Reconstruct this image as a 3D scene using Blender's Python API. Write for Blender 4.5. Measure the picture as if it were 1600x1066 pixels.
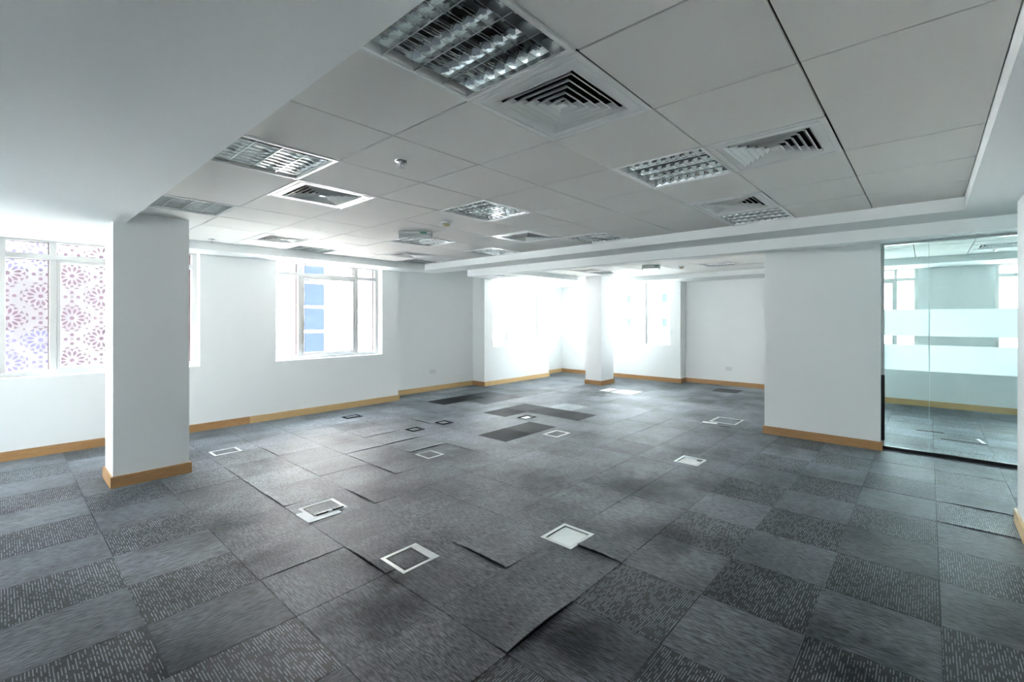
import bpy, bmesh, math, random
from mathutils import Vector, Matrix
random.seed(7)
C = bpy.context.scene.collection
for o in list(bpy.data.objects): bpy.data.objects.remove(o)

# ---------------------------------------------------------------- camera, light, exposure
EYE = 1.52                      # lens height above the carpet
YAW = 0.6961                    # view direction measured from +X towards +Y
cam_d = bpy.data.cameras.new('camera'); cam = bpy.data.objects.new('camera', cam_d); C.objects.link(cam)
cam.location = (0, 0, EYE); cam.rotation_euler = (math.pi/2, 0, YAW - math.pi/2)
cam_d.sensor_width = 36; cam_d.lens = 36*715.28/1600
cam_d.shift_x = -52.4/1600; cam_d.shift_y = -35.7/1600
cam_d.clip_start = 0.05; cam_d.clip_end = 400
S = bpy.context.scene
S.camera = cam
S.view_settings.view_transform = 'Standard'; S.view_settings.look = 'None'
S.view_settings.gamma = 1; S.view_settings.use_curve_mapping = False
S.view_settings.exposure = 4.0
S.cycles.use_denoising = True
S.cycles.max_bounces = 14; S.cycles.diffuse_bounces = 12; S.cycles.glossy_bounces = 6
S.cycles.transparent_max_bounces = 16; S.cycles.sample_clamp_indirect = 6
S.cycles.use_fast_gi = False

w = bpy.data.worlds.new('sky'); S.world = w; w.use_nodes = True
nt = w.node_tree; nt.nodes.clear()
out = nt.nodes.new('ShaderNodeOutputWorld'); bg = nt.nodes.new('ShaderNodeBackground')
tc = nt.nodes.new('ShaderNodeTexCoord'); sp = nt.nodes.new('ShaderNodeSeparateXYZ'); cr = nt.nodes.new('ShaderNodeValToRGB')
nt.links.new(tc.outputs['Generated'], sp.inputs[0]); nt.links.new(sp.outputs['Z'], cr.inputs[0])
cr.color_ramp.elements[0].color = (1.0, 0.98, 0.96, 1); cr.color_ramp.elements[1].color = (0.70, 0.84, 1.0, 1)
nt.links.new(cr.outputs[0], bg.inputs[0]); bg.inputs[1].default_value = 6.0
nt.links.new(bg.outputs[0], out.inputs[0])

sun_d = bpy.data.lights.new('sun', 'SUN'); sun = bpy.data.objects.new('sun', sun_d); C.objects.link(sun)
sun_d.energy = 5; sun_d.angle = math.radians(0.6); sun_d.color = (1, 0.96, 0.9)
sun.rotation_euler = Vector((-.9, .55, -.87)).to_track_quat('-Z', 'Y').to_euler()
sun.location = (30, -20, 30)

def portal(x, y, z, sx, sz, rz):   # marks a window opening so that skylight through it is sampled well
    d = bpy.data.lights.new('skylight_opening', 'AREA'); d.shape = 'RECTANGLE'; d.size = sx; d.size_y = sz
    d.cycles.is_portal = True
    o = bpy.data.objects.new('skylight_opening', d); C.objects.link(o)
    o.location = (x, y, z); o.rotation_euler = (math.pi/2, 0, rz)   # emits along local -Z

# ---------------------------------------------------------------- materials
def mat(name, col=(.8,.8,.8), rough=.5, metal=0, spec=.5, noise=0, nscale=50, bump=0, **kw):
    m = bpy.data.materials.new(name); m.use_nodes = True
    n = m.node_tree; b = n.nodes['Principled BSDF']
    b.inputs['Base Color'].default_value = (*col, 1); b.inputs['Roughness'].default_value = rough
    b.inputs['Metallic'].default_value = metal; b.inputs['Specular IOR Level'].default_value = spec
    for k, v in kw.items(): b.inputs[k.replace('_', ' ')].default_value = v
    if noise or bump:
        g = n.nodes.new('ShaderNodeTexCoord'); t = n.nodes.new('ShaderNodeTexNoise')
        t.inputs['Scale'].default_value = nscale; t.inputs['Detail'].default_value = 5
        n.links.new(g.outputs['Object'], t.inputs['Vector'])
        if noise:
            mx = n.nodes.new('ShaderNodeMix'); mx.data_type = 'RGBA'
            mx.inputs[6].default_value = (*[c*(1-noise) for c in col], 1)
            mx.inputs[7].default_value = (*[min(1, c*(1+noise)) for c in col], 1)
            n.links.new(t.outputs['Fac'], mx.inputs[0]); n.links.new(mx.outputs[2], b.inputs['Base Color'])
        if bump:
            bp = n.nodes.new('ShaderNodeBump'); bp.inputs['Strength'].default_value = bump; bp.inputs['Distance'].default_value = .002
            n.links.new(t.outputs['Fac'], bp.inputs['Height']); n.links.new(bp.outputs[0], b.inputs['Normal'])
    return m
M = {}
M['wall'] = mat('wall_paint', (.815, .83, .83), .65, spec=.3, noise=.015, nscale=90, bump=.12)
M['ceil_paint'] = mat('bulkhead_paint', (.87, .90, .90), .7, spec=.3, noise=.015, nscale=60, bump=.1)
M['tile'] = mat('ceiling_tile_board', (.79, .79, .76), .85, spec=.2, noise=.05, nscale=260, bump=.25)
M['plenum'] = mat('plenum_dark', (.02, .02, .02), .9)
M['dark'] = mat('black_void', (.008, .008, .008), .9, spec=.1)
M['white_metal'] = mat('white_enamel', (.78, .79, .78), .35, noise=.02, nscale=8)
M['upvc'] = mat('window_frame_plastic', (.54, .54, .53), .35, noise=.02, nscale=6)
M['gasket'] = mat('brown_gasket', (.06, .02, .015), .6)
M['mirror'] = mat('bright_aluminium', (.74, .76, .76), .08, metal=1, noise=.04, nscale=14)
M['alu'] = mat('brushed_aluminium', (.55, .57, .57), .35, metal=1, noise=.08, nscale=30)
M['steel'] = mat('galvanised_lid', (.66, .70, .69), .45, metal=.5, noise=.08, nscale=18)
M['chrome'] = mat('chrome', (.8, .8, .8), .12, metal=1, noise=.02, nscale=9)
M['plastic'] = mat('white_plastic', (.66, .67, .65), .4, noise=.02, nscale=12)
M['cream'] = mat('yellowed_plastic', (.55, .50, .30), .45, noise=.05, nscale=20)
M['paper'] = mat('white_board', (.88, .89, .9), .7, noise=.02, nscale=25)
M['blackp'] = mat('black_plastic', (.012, .012, .014), .4, noise=.1, nscale=40)
M['housing'] = mat('dark_housing_metal', (.03, .03, .03), .4, noise=.05, nscale=10)  # one even dark grey for the louvre housings
M['tube'] = mat('phosphor_tube', (.60, .62, .61), .3, noise=.02, nscale=10)
M['green'] = mat('green_lens', (.08, .28, .18), .3, noise=.1, nscale=20)

def wood(name, c1, c2):
    m = mat(name, c1, .42, spec=.4); n = m.node_tree; b = n.nodes['Principled BSDF']
    g = n.nodes.new('ShaderNodeNewGeometry'); mp = n.nodes.new('ShaderNodeMapping'); t = n.nodes.new('ShaderNodeTexNoise')
    mp.inputs['Scale'].default_value = (3, 3, 60); t.inputs['Scale'].default_value = 2.2; t.inputs['Detail'].default_value = 8
    t.inputs['Distortion'].default_value = 1.2
    r = n.nodes.new('ShaderNodeValToRGB'); r.color_ramp.elements[0].position = .3; r.color_ramp.elements[1].position = .7
    r.color_ramp.elements[0].color = (*c1, 1); r.color_ramp.elements[1].color = (*c2, 1)
    n.links.new(g.outputs['Position'], mp.inputs[0]); n.links.new(mp.outputs[0], t.inputs['Vector'])
    n.links.new(t.outputs['Fac'], r.inputs[0]); n.links.new(r.outputs[0], b.inputs['Base Color'])
    return m
M['oak'] = wood('oak_skirting', (.36, .19, .075), (.50, .29, .13))
M['oak_light'] = wood('pale_oak_skirting', (.55, .36, .16), (.68, .47, .24))

def glass(name, tint, refl=1.0):
    m = bpy.data.materials.new(name); m.use_nodes = True; n = m.node_tree; n.nodes.clear()
    o = n.nodes.new('ShaderNodeOutputMaterial'); mx = n.nodes.new('ShaderNodeMixShader')
    t = n.nodes.new('ShaderNodeBsdfTransparent'); g = n.nodes.new('ShaderNodeBsdfGlossy'); f = n.nodes.new('ShaderNodeFresnel')
    t.inputs[0].default_value = (*tint, 1); g.inputs['Roughness'].default_value = .01; g.inputs[0].default_value = (refl, refl, refl, 1)
    f.inputs[0].default_value = 1.5
    ge = n.nodes.new('ShaderNodeNewGeometry'); inv = n.nodes.new('ShaderNodeMath'); inv.operation = 'SUBTRACT'; inv.inputs[0].default_value = 1
    ml = n.nodes.new('ShaderNodeMath'); ml.operation = 'MULTIPLY'; n.links.new(ge.outputs['Backfacing'], inv.inputs[1])
    n.links.new(f.outputs[0], ml.inputs[0]); n.links.new(inv.outputs[0], ml.inputs[1])     # reflect on the outer faces only
    n.links.new(ml.outputs[0], mx.inputs[0]); n.links.new(t.outputs[0], mx.inputs[1]); n.links.new(g.outputs[0], mx.inputs[2])
    n.links.new(mx.outputs[0], o.inputs[0]); return m
M['glass'] = glass('clear_window_glass', (.97, .985, .98))
M['dimming'] = glass('dimming_window_glass', (.66, .69, .695)); M['dimming_deep'] = glass('deep_dimming_window_glass', (.54, .575, .575))  # tint added to dim daylight through the far and back windows
M['pglass'] = glass('green_tint_glass', (.90, .965, .96))
M['glass_edge'] = mat('polished_glass_edge', (.45, .72, .70), .15, spec=.8, noise=.05, nscale=9)

def film():
    m = bpy.data.materials.new('frosted_film'); m.use_nodes = True; n = m.node_tree; n.nodes.clear()
    o = n.nodes.new('ShaderNodeOutputMaterial'); a = n.nodes.new('ShaderNodeMixShader'); c = n.nodes.new('ShaderNodeMixShader')
    t = n.nodes.new('ShaderNodeBsdfTransparent'); tr = n.nodes.new('ShaderNodeBsdfTranslucent'); d = n.nodes.new('ShaderNodeBsdfDiffuse')
    nz = n.nodes.new('ShaderNodeTexNoise'); nz.inputs['Scale'].default_value = 6
    mr = n.nodes.new('ShaderNodeMapRange'); mr.inputs['To Min'].default_value = .68; mr.inputs['To Max'].default_value = .74
    tr.inputs[0].default_value = (.94, .98, 1, 1); d.inputs[0].default_value = (.90, .96, .98, 1)
    n.links.new(nz.outputs['Fac'], mr.inputs[0]); n.links.new(mr.outputs[0], a.inputs[0])
    n.links.new(d.outputs[0], a.inputs[1]); n.links.new(tr.outputs[0], a.inputs[2])
    c.inputs[0].default_value = .06; n.links.new(a.outputs[0], c.inputs[1]); n.links.new(t.outputs[0], c.inputs[2])
    n.links.new(c.outputs[0], o.inputs[0]); return m
M['film'] = film()

def screen_mat():
    m = bpy.data.materials.new('white_screen'); m.use_nodes = True; n = m.node_tree; n.nodes.clear()
    o = n.nodes.new('ShaderNodeOutputMaterial'); a = n.nodes.new('ShaderNodeMixShader')
    tr = n.nodes.new('ShaderNodeBsdfTranslucent'); d = n.nodes.new('ShaderNodeBsdfDiffuse')
    nz = n.nodes.new('ShaderNodeTexNoise'); nz.inputs['Scale'].default_value = 8
    mr = n.nodes.new('ShaderNodeMapRange'); mr.inputs['To Min'].default_value = .48; mr.inputs['To Max'].default_value = .52
    tr.inputs[0].default_value = (.24, .23, .23, 1); d.inputs[0].default_value = (.24, .23, .23, 1)
    n.links.new(nz.outputs['Fac'], mr.inputs[0]); n.links.new(mr.outputs[0], a.inputs[0])
    n.links.new(d.outputs[0], a.inputs[1]); n.links.new(tr.outputs[0], a.inputs[2]); n.links.new(a.outputs[0], o.inputs[0]); return m
M['screen'] = screen_mat()

# carpet: fine streaks ("lines") or bold stitched dashes, running along the tile's local Y
P0X, P0Y, PT = .47, -.05, .504
STAINS = [(1.25,2.15,.35,.45),(1.75,1.25,.28,.5),(.9,3.9,.5,.3),(3.7,2.0,.5,.5),(3.0,1.4,.4,.45),(2.35,.25,.32,.45),
          (3.2,2.75,.45,.4),(2.6,.35,.2,.3),(1.1,3.1,.35,.35),(5.9,1.2,.5,.3),(3.3,3.9,.5,.3),(2.5,3.3,.5,.25),(5.7,6.6,.6,.3),
          (2.45,.1,.16,.25),(1.45,2.5,.22,.35),(.5,2.0,.6,.3),(4.2,1.5,.35,.35),(7.2,4.2,.6,.2)]
def carpet(name, kind, per_object=True):
    m = mat(name, (.1,.1,.1), .60, spec=.5); n = m.node_tree; L = n.links; b = n.nodes['Principled BSDF']
    b.inputs['Sheen Weight'].default_value = .06; b.inputs['Sheen Roughness'].default_value = .25
    b.inputs['Sheen Tint'].default_value = (.8, .93, 1, 1)
    def N(t, **k):
        x = n.nodes.new(t)
        for a, v in k.items(): setattr(x, a, v)
        return x
    tcn = N('ShaderNodeTexCoord'); geo = N('ShaderNodeNewGeometry'); oi = N('ShaderNodeObjectInfo')
    off = N('ShaderNodeVectorMath', operation='SCALE'); off.inputs[0].default_value = (37, 53, 11)
    L.new(oi.outputs['Random'], off.inputs['Scale'])
    add = N('ShaderNodeVectorMath', operation='ADD'); L.new(tcn.outputs['Object'], add.inputs[0]); L.new(off.outputs[0], add.inputs[1])
    def noise(sc, detail=2):
        mp = N('ShaderNodeMapping'); mp.inputs['Scale'].default_value = sc
        t = N('ShaderNodeTexNoise'); t.inputs['Scale'].default_value = 1; t.inputs['Detail'].default_value = detail
        L.new(add.outputs[0], mp.inputs[0]); L.new(mp.outputs[0], t.inputs['Vector']); return t.outputs['Fac']
    if kind == 'dash':
        # rows 9 mm apart, each broken into stitches of random length
        sx = N('ShaderNodeSeparateXYZ'); L.new(add.outputs[0], sx.inputs[0])
        row = N('ShaderNodeMath', operation='MULTIPLY'); row.inputs[1].default_value = 88; L.new(sx.outputs['X'], row.inputs[0])
        fl = N('ShaderNodeMath', operation='FLOOR'); L.new(row.outputs[0], fl.inputs[0])
        fr = N('ShaderNodeMath', operation='FRACT'); L.new(row.outputs[0], fr.inputs[0])
        tri = N('ShaderNodeMath', operation='PINGPONG'); tri.inputs[1].default_value = .5; L.new(fr.outputs[0], tri.inputs[0])
        cb = N('ShaderNodeCombineXYZ'); L.new(fl.outputs[0], cb.inputs[0])
        yy = N('ShaderNodeMath', operation='MULTIPLY'); yy.inputs[1].default_value = 22; L.new(sx.outputs['Y'], yy.inputs[0]); L.new(yy.outputs[0], cb.inputs[1])
        t = N('ShaderNodeTexNoise'); t.inputs['Scale'].default_value = 1; t.inputs['Detail'].default_value = 1
        mpp = N('ShaderNodeMapping'); mpp.inputs['Scale'].default_value = (7.3, 1, 1); L.new(cb.outputs[0], mpp.inputs[0]); L.new(mpp.outputs[0], t.inputs['Vector'])
        seg = N('ShaderNodeMapRange'); seg.inputs['From Min'].default_value = .46; seg.inputs['From Max'].default_value = .52; L.new(t.outputs['Fac'], seg.inputs[0])
        ln = N('ShaderNodeMapRange'); ln.inputs['From Min'].default_value = .26; ln.inputs['From Max'].default_value = .42; L.new(tri.outputs[0], ln.inputs[0])
        pm = N('ShaderNodeMath', operation='MULTIPLY'); L.new(seg.outputs[0], pm.inputs[0]); L.new(ln.outputs[0], pm.inputs[1])
        fac = pm.outputs[0]; lo, hi = (.004, .0045, .0068), (.19, .205, .24)
    else:
        f1 = noise((270, 15, 1), 2); f2 = noise((140, 24, 1), 1)
        mu = N('ShaderNodeMath', operation='ADD'); L.new(f1, mu.inputs[0]); L.new(f2, mu.inputs[1])
        mr = N('ShaderNodeMapRange'); mr.inputs['From Min'].default_value = .80; mr.inputs['From Max'].default_value = 1.25; L.new(mu.outputs[0], mr.inputs[0])
        fac = mr.outputs[0]; lo, hi = (.0065, .0072, .0102), (.108, .116, .138)
    cm = N('ShaderNodeMix', data_type='RGBA'); cm.inputs[6].default_value = (*lo, 1); cm.inputs[7].default_value = (*hi, 1); L.new(fac, cm.inputs[0])
    # tone of the individual tile
    if per_object:
        at = N('ShaderNodeAttribute', attribute_type='OBJECT', attribute_name='tone'); tone = at.outputs['Fac']
    else:
        sn = N('ShaderNodeVectorMath', operation='SUBTRACT'); sn.inputs[1].default_value = (P0X, P0Y, 0); L.new(geo.outputs['Position'], sn.inputs[0])
        dv = N('ShaderNodeVectorMath', operation='SCALE'); dv.inputs['Scale'].default_value = 1/PT; L.new(sn.outputs[0], dv.inputs[0])
        fv = N('ShaderNodeVectorMath', operation='FLOOR'); L.new(dv.outputs[0], fv.inputs[0])
        sep = N('ShaderNodeSeparateXYZ'); L.new(fv.outputs[0], sep.inputs[0]); cb2 = N('ShaderNodeCombineXYZ'); L.new(sep.outputs[0], cb2.inputs[0]); L.new(sep.outputs[1], cb2.inputs[1])
        wn = N('ShaderNodeTexWhiteNoise'); L.new(cb2.outputs[0], wn.inputs['Vector'])
        mt = N('ShaderNodeMapRange'); mt.inputs['To Min'].default_value = .85; mt.inputs['To Max'].default_value = 1.2; L.new(wn.outputs['Value'], mt.inputs[0]); tone = mt.outputs[0]
    # soiling in room space
    big = N('ShaderNodeTexNoise'); big.inputs['Scale'].default_value = 1.5; big.inputs['Detail'].default_value = 4; big.inputs['Roughness'].default_value = .6
    L.new(geo.outputs['Position'], big.inputs['Vector'])
    br = N('ShaderNodeMapRange'); br.inputs['From Min'].default_value = .3; br.inputs['From Max'].default_value = .7
    br.inputs['To Min'].default_value = .5; br.inputs['To Max'].default_value = 1.35; L.new(big.outputs['Fac'], br.inputs[0])
    acc = N('ShaderNodeMath', operation='MULTIPLY'); L.new(tone, acc.inputs[0]); L.new(br.outputs[0], acc.inputs[1])
    wob = N('ShaderNodeTexNoise'); wob.inputs['Scale'].default_value = 5; wob.inputs['Detail'].default_value = 3; L.new(geo.outputs['Position'], wob.inputs['Vector'])
    for (x, y, r, k) in STAINS:
        d = N('ShaderNodeVectorMath', operation='DISTANCE'); d.inputs[1].default_value = (x, y, 0); L.new(geo.outputs['Position'], d.inputs[0])
        ad = N('ShaderNodeMath', operation='MULTIPLY_ADD'); ad.inputs[1].default_value = .9*r*2; L.new(wob.outputs['Fac'], ad.inputs[0]); L.new(d.outputs['Value'], ad.inputs[2])
        mr = N('ShaderNodeMapRange', interpolation_type='SMOOTHSTEP'); mr.inputs['From Min'].default_value = .9*r; mr.inputs['From Max'].default_value = 2.0*r
        mr.inputs['To Min'].default_value = max(.12, 1-1.35*k); mr.inputs['To Max'].default_value = 1; L.new(ad.outputs[0], mr.inputs[0])
        q = N('ShaderNodeMath', operation='MULTIPLY'); L.new(acc.outputs[0], q.inputs[0]); L.new(mr.outputs[0], q.inputs[1]); acc = q
    fin = N('ShaderNodeVectorMath', operation='SCALE'); L.new(cm.outputs[2], fin.inputs[0]); L.new(acc.outputs[0], fin.inputs['Scale'])
    L.new(fin.outputs[0], b.inputs['Base Color'])
    sg = N('ShaderNodeMath', operation='MULTIPLY'); sg.inputs[1].default_value = .5; L.new(acc.outputs[0], sg.inputs[0]); L.new(sg.outputs[0], b.inputs['Specular IOR Level'])
    sh = N('ShaderNodeMath', operation='MULTIPLY'); sh.inputs[1].default_value = .46; L.new(acc.outputs[0], sh.inputs[0]); L.new(sh.outputs[0], b.inputs['Sheen Weight'])
    bp = N('ShaderNodeBump'); bp.inputs['Strength'].default_value = .5; bp.inputs['Distance'].default_value = .0015
    L.new(fac, bp.inputs['Height']); L.new(bp.outputs[0], b.inputs['Normal'])
    return m
M['c_line'] = carpet('carpet_fine_streak', 'line'); M['c_dash'] = carpet('carpet_stitched_dash', 'dash')
M['c_far'] = carpet('carpet_distant', 'line', False)

# ---------------------------------------------------------------- mesh helpers
def box(bm, x0, x1, y0, y1, z0, z1, mi=0):
    v = [bm.verts.new(p) for p in ((x0,y0,z0),(x1,y0,z0),(x1,y1,z0),(x0,y1,z0),(x0,y0,z1),(x1,y0,z1),(x1,y1,z1),(x0,y1,z1))]
    for f in ((3,2,1,0),(4,5,6,7),(0,1,5,4),(1,2,6,5),(2,3,7,6),(3,0,4,7)):
        bm.faces.new([v[i] for i in f]).material_index = mi
def cyl(bm, p0, p1, r0, r1=None, n=16, cap=True):
    r1 = r0 if r1 is None else r1
    p0, p1 = Vector(p0), Vector(p1); d = (p1-p0).normalized()
    a = d.orthogonal().normalized(); b_ = d.cross(a)
    A = [bm.verts.new(p0 + r0*(math.cos(t)*a + math.sin(t)*b_)) for t in [2*math.pi*i/n for i in range(n)]]
    B = [bm.verts.new(p1 + r1*(math.cos(t)*a + math.sin(t)*b_)) for t in [2*math.pi*i/n for i in range(n)]]
    for i in range(n): bm.faces.new((A[i], A[(i+1)%n], B[(i+1)%n], B[i]))
    if cap: bm.faces.new(A[::-1]); bm.faces.new(B)
def lathe(bm, prof, n=24):
    rings = [[bm.verts.new((r*math.cos(2*math.pi*i/n), r*math.sin(2*math.pi*i/n), z)) for i in range(n)] for r, z in prof]
    for a, b_ in zip(rings, rings[1:]):
        for i in range(n): bm.faces.new((a[i], a[(i+1)%n], b_[(i+1)%n], b_[i]))
    for rg in (rings[0], rings[-1]):
        try: bm.faces.new(rg)
        except ValueError: pass
def mesh(name, bm, m, bevel=0, smooth=False):
    if bevel: bmesh.ops.bevel(bm, geom=bm.edges[:], offset=bevel, segments=1, affect='EDGES', clamp_overlap=True)
    bmesh.ops.recalc_face_normals(bm, faces=bm.faces[:])
    me = bpy.data.meshes.new(name); bm.to_mesh(me); bm.free()
    for q in (m if isinstance(m, list) else [m]): me.materials.append(q)
    if smooth:
        for p in me.polygons: p.use_smooth = True
    return me
def put(name, me, parent=None, loc=(0,0,0), rot=(0,0,0)):
    o = bpy.data.objects.new(name, me); C.objects.link(o); o.location = loc; o.rotation_euler = rot
    if parent: o.parent = parent
    return o
def boxes(name, lst, m, parent=None, bevel=0, loc=(0,0,0)):
    bm = bmesh.new()
    for b_ in lst: box(bm, *b_)
    return put(name, mesh(name, bm, m, bevel), parent, loc)
def struct(o, label=None, cat=None):
    o['kind'] = 'structure'
    if label: o['label'] = label
    if cat: o['category'] = cat
    return o
def tag(o, label, cat, group=None):
    o['label'] = label; o['category'] = cat
    if group: o['group'] = group
    return o
def empty(name, loc=(0,0,0), rz=0):
    o = bpy.data.objects.new(name, None); C.objects.link(o); o.location = loc; o.rotation_euler = (0,0,rz); o.empty_display_size = .1
    return o
def copy_tree(root):
    r = root.copy(); C.objects.link(r)
    for ch in root.children:
        c = ch.copy(); C.objects.link(c); c.parent = r
        for g in ch.children:
            d = g.copy(); C.objects.link(d); d.parent = c
    return r

# ---------------------------------------------------------------- walls
ZT = 2.62
def wall_run(a0, a1, d0, d1, holes, axis, z0=0, z1=ZT, sill=.868, head=2.43):
    """boxes of a wall running along axis 'x' or 'y' between a0 and a1, thickness d0..d1, with window holes"""
    L = []
    def add(p, q, za, zb):
        if q-p > 1e-4: L.append((p, q, d0, d1, za, zb) if axis == 'x' else (d0, d1, p, q, za, zb))
    cur = a0
    for (p, q) in sorted(holes):
        add(cur, p, z0, z1); add(p, q, z0, sill); add(p, q, head, z1); cur = q
    add(cur, a1, z0, z1); return L
YL = 7.52
struct(boxes('wall_left', wall_run(-3, 4.75, YL, YL+.3, [(-2.68,-.936),(0,1.744),(2.682,4.426)], 'x') + [(4.45,4.75,YL+.3,8.27,0,ZT)], M['wall']),
       'long white wall on the left with the wide windows', 'wall')
struct(boxes('wall_alcove', [(4.75,6.95,7.97,8.27,0,ZT)], M['wall']), 'set back plain wall between the left wall and the narrow window pier', 'wall')
struct(boxes('wall_left_far', wall_run(6.95, 9.2, 7.58, 7.88, [(7.22,7.80),(8.26,8.93)], 'x') + [(6.95,7.15,7.88,8.27,0,ZT),(9.0,9.2,7.88,8.27,0,ZT)], M['wall']),
       'projecting white wall with two narrow windows', 'wall')
struct(boxes('wall_corner', [(9.2,10.55,7.97,8.27,0,ZT)], M['wall']), 'short white wall in the far left corner', 'wall')
struct(boxes('wall_far', wall_run(4.45, 7.97, 10.25, 10.55, [(4.698,5.42),(5.764,7.0)], 'y') + [(10.55,10.85,4.45,4.6,0,ZT)], M['wall']),
       'far white wall with two windows behind the slim column', 'wall')
struct(boxes('wall_far_right', [(10.55,10.85,1.55,4.45,0,ZT)], M['wall']), 'far blank white wall with a socket, right of the far windows', 'wall')
struct(boxes('wall_divider', [(6.62,10.55,1.55,1.66,0,ZT)], M['wall']), 'wall dividing the glazed room from the far office', 'wall')
struct(boxes('wall_partition', [(6.5,6.62,.42,1.66,0,2.386)], M['wall']), 'free standing grey-white wall panel left of the glass partition', 'wall')
struct(boxes('wall_glazed_room', wall_run(-4, 1.55, 10.25, 10.55, [(.13,1.5),(-2.574,-.83)], 'y'), M['wall']),
       'far wall with windows seen through the glass partition', 'wall')
struct(boxes('wall_right', [(-3,4.86,-3,-.51,0,2.386)], M['wall']), 'white wall end at the right edge of the picture', 'wall')
struct(boxes('wall_right_end', [(4.86,10.25,-4.3,-4,0,ZT),(-3.3,4.86,-4.3,-3,0,ZT)], M['wall']), 'wall closing the corridor on the right', 'wall')
struct(boxes('wall_back', wall_run(-3, YL+.3, -3.3, -3, [(4.55,6.05)], 'y'), M['wall']), 'wall behind the camera', 'wall')  # opening made for the added daylight window

# ---------------------------------------------------------------- floor and carpet tiles
floor = struct(boxes('floor', [(-3.3,10.85,-4.3,8.3,-.25,-.0075)], M['dark']), 'office floor laid with grey carpet tiles', 'floor')
def inroom(x, y):
    if x < -3 or x > 10.55 or y < -3.0: return False
    if y > 7.97: return False
    if x < 4.75 and y > YL: return False
    if 6.95 < x < 9.2 and y > 7.58: return False
    if x > 10.25 and (y > 4.45 or y < 1.55): return False
    if x < 4.86 and y < -.51: return False
    return True
def clip(x0, x1, y0, y1):
    """keep a tile inside the room outline"""
    if x0 < 4.86 and y0 < -.51 < y1 and x1 <= 5.1: y0 = -.51
    lim = YL if x1 <= 4.9 else (7.58 if (x0 > 6.9 and x1 < 9.25) else 7.97)
    y1 = min(y1, lim); x1 = min(x1, 10.25 if ((y0+y1)/2 > 4.45 or (y0+y1)/2 < 1.55) else 10.55); x0 = max(x0, -3); y0 = max(y0, -4)
    return x0, x1, y0, y1
fw = (math.cos(YAW), math.sin(YAW)); rt = (math.sin(YAW), -math.cos(YAW))
def project(x, y, z):
    d = x*fw[0] + y*fw[1]
    if d < .1: return None
    return 852.4 + 715.28*(x*rt[0]+y*rt[1])/d, 497.3 - 715.28*(z-EYE)/d, d
DARK = {(9,10):.08,(10,10):.18,(10,9):.18,(10,8):.18,(7,8):.08,(8,8):.11,(11,9):1.75,(9,9):.85,(8,5):.7,(18,6):.3,(15,6):.7,
        (9,13):.16,(10,12):.28,(11,12):.35,(10,13):.18,(11,13):.28,(12,13):.6,(12,14):.6,(11,14):.6,(12,12):.65,(16,5):.8,(10,4):.85,(11,6):.8,
        (12,4):.78,(6,1):.85,(13,9):1.3,(9,7):1.15,(8,9):1.1,(4,1):.8,(5,0):.75,(4,0):.95,(3,1):1.15,(0,7):1.25,(0,9):.9,(0,5):.8,(6,0):.7,
        (3,3):.95,(6,5):1.1,(2,2):.8,(1,9):.85,(3,10):.8,(13,12):.7,(14,11):1.3,(5,12):.8,(17,8):.8,(16,10):.85}
LIFT = {  # cell : (edge, height) edges lifted off the floor
 (4,8):('x-',.010),(4,9):('x-',.008),(2,8):('x-',.010),(2,9):('x-',.006),(2,10):('x-',.005),(3,7):('x-',.010),(3,11):('x-',.008),
 (2,5):('x-',.012),(3,4):('x-',.013),(4,3):('x-',.013),(2,3):('y-',.018),(4,10):('y-',.007),(5,9):('y-',.012),(5,10):('y-',.010),
 (5,11):('y-',.007),(7,11):('x-',.007),(3,9):('x-',.005),(8,-1):('x-',.007),(9,-1):('x-',.006),(6,8):('x-',.006),(1,6):('y-',.004)}
# openings cut for the floor boxes: x0,x1,y0,y1
BOXES = [(1.545,1.81,2.39,2.655),(2.415,2.69,1.80,2.065),(1.53,1.81,3.58,3.85),(4.60,4.865,1.815,2.075),(2.98,3.20,4.14,4.39),
         (3.56,3.75,5.28,5.48),(4.07,4.26,5.30,5.51),(3.38,3.63,6.71,6.91),(1.53,1.80,6.03,6.26),(4.57,4.86,3.63,3.87),(5.08,5.32,4.62,4.82),
         (6.72,7.12,2.10,2.48),(8.10,8.50,5.02,5.30)]
base_mesh = {}
def tile_mesh(kind):
    if kind not in base_mesh:
        bm = bmesh.new(); h = PT/2 - .0008; box(bm, -h, h, -h, h, -.006, 0)
        bmesh.ops.bevel(bm, geom=[e for e in bm.edges if all(v.co.z > -.001 for v in e.verts)], offset=.0016, segments=1, affect='EDGES')
        base_mesh[kind] = mesh('carpet_tile', bm, M['c_dash'] if kind == 'dash' else M['c_line'])
    return base_mesh[kind]
cells = []
for i in range(-8, 21):
    for j in range(-8, 17):
        x0 = P0X+i*PT; y0 = P0Y+j*PT; xc, yc = x0+PT/2, y0+PT/2
        X0, X1, Y0, Y1 = clip(x0, x0+PT, y0, y0+PT)
        if X1-X0 < .02 or Y1-Y0 < .02 or not inroom((X0+X1)/2, (Y0+Y1)/2): continue
        p = project(xc, yc, 0); vis = 0
        pts = [project(a, b_, 0) for a in (X0, xc, X1) for b_ in (Y0, yc, Y1)]
        if any(q and -20 < q[0] < 1620 and q[1] < 1090 for q in pts) and p:
            vis = 1/p[2]**2 * (X1-X0)*(Y1-Y0)
            if yc/xc < .256 and 6.6 < xc and yc > .42: vis = 0 if xc < 9 and yc/xc > .065 else vis
        elif any(q and -20 < q[0] < 1620 and q[1] < 1090 for q in pts): vis = .5
        cells.append((vis, i, j, X0, X1, Y0, Y1, x0, y0))
cells.sort(key=lambda c: -c[0])
def overlaps(c, b_): return c[3] < b_[1] and c[4] > b_[0] and c[5] < b_[3] and c[6] > b_[2]
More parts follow.
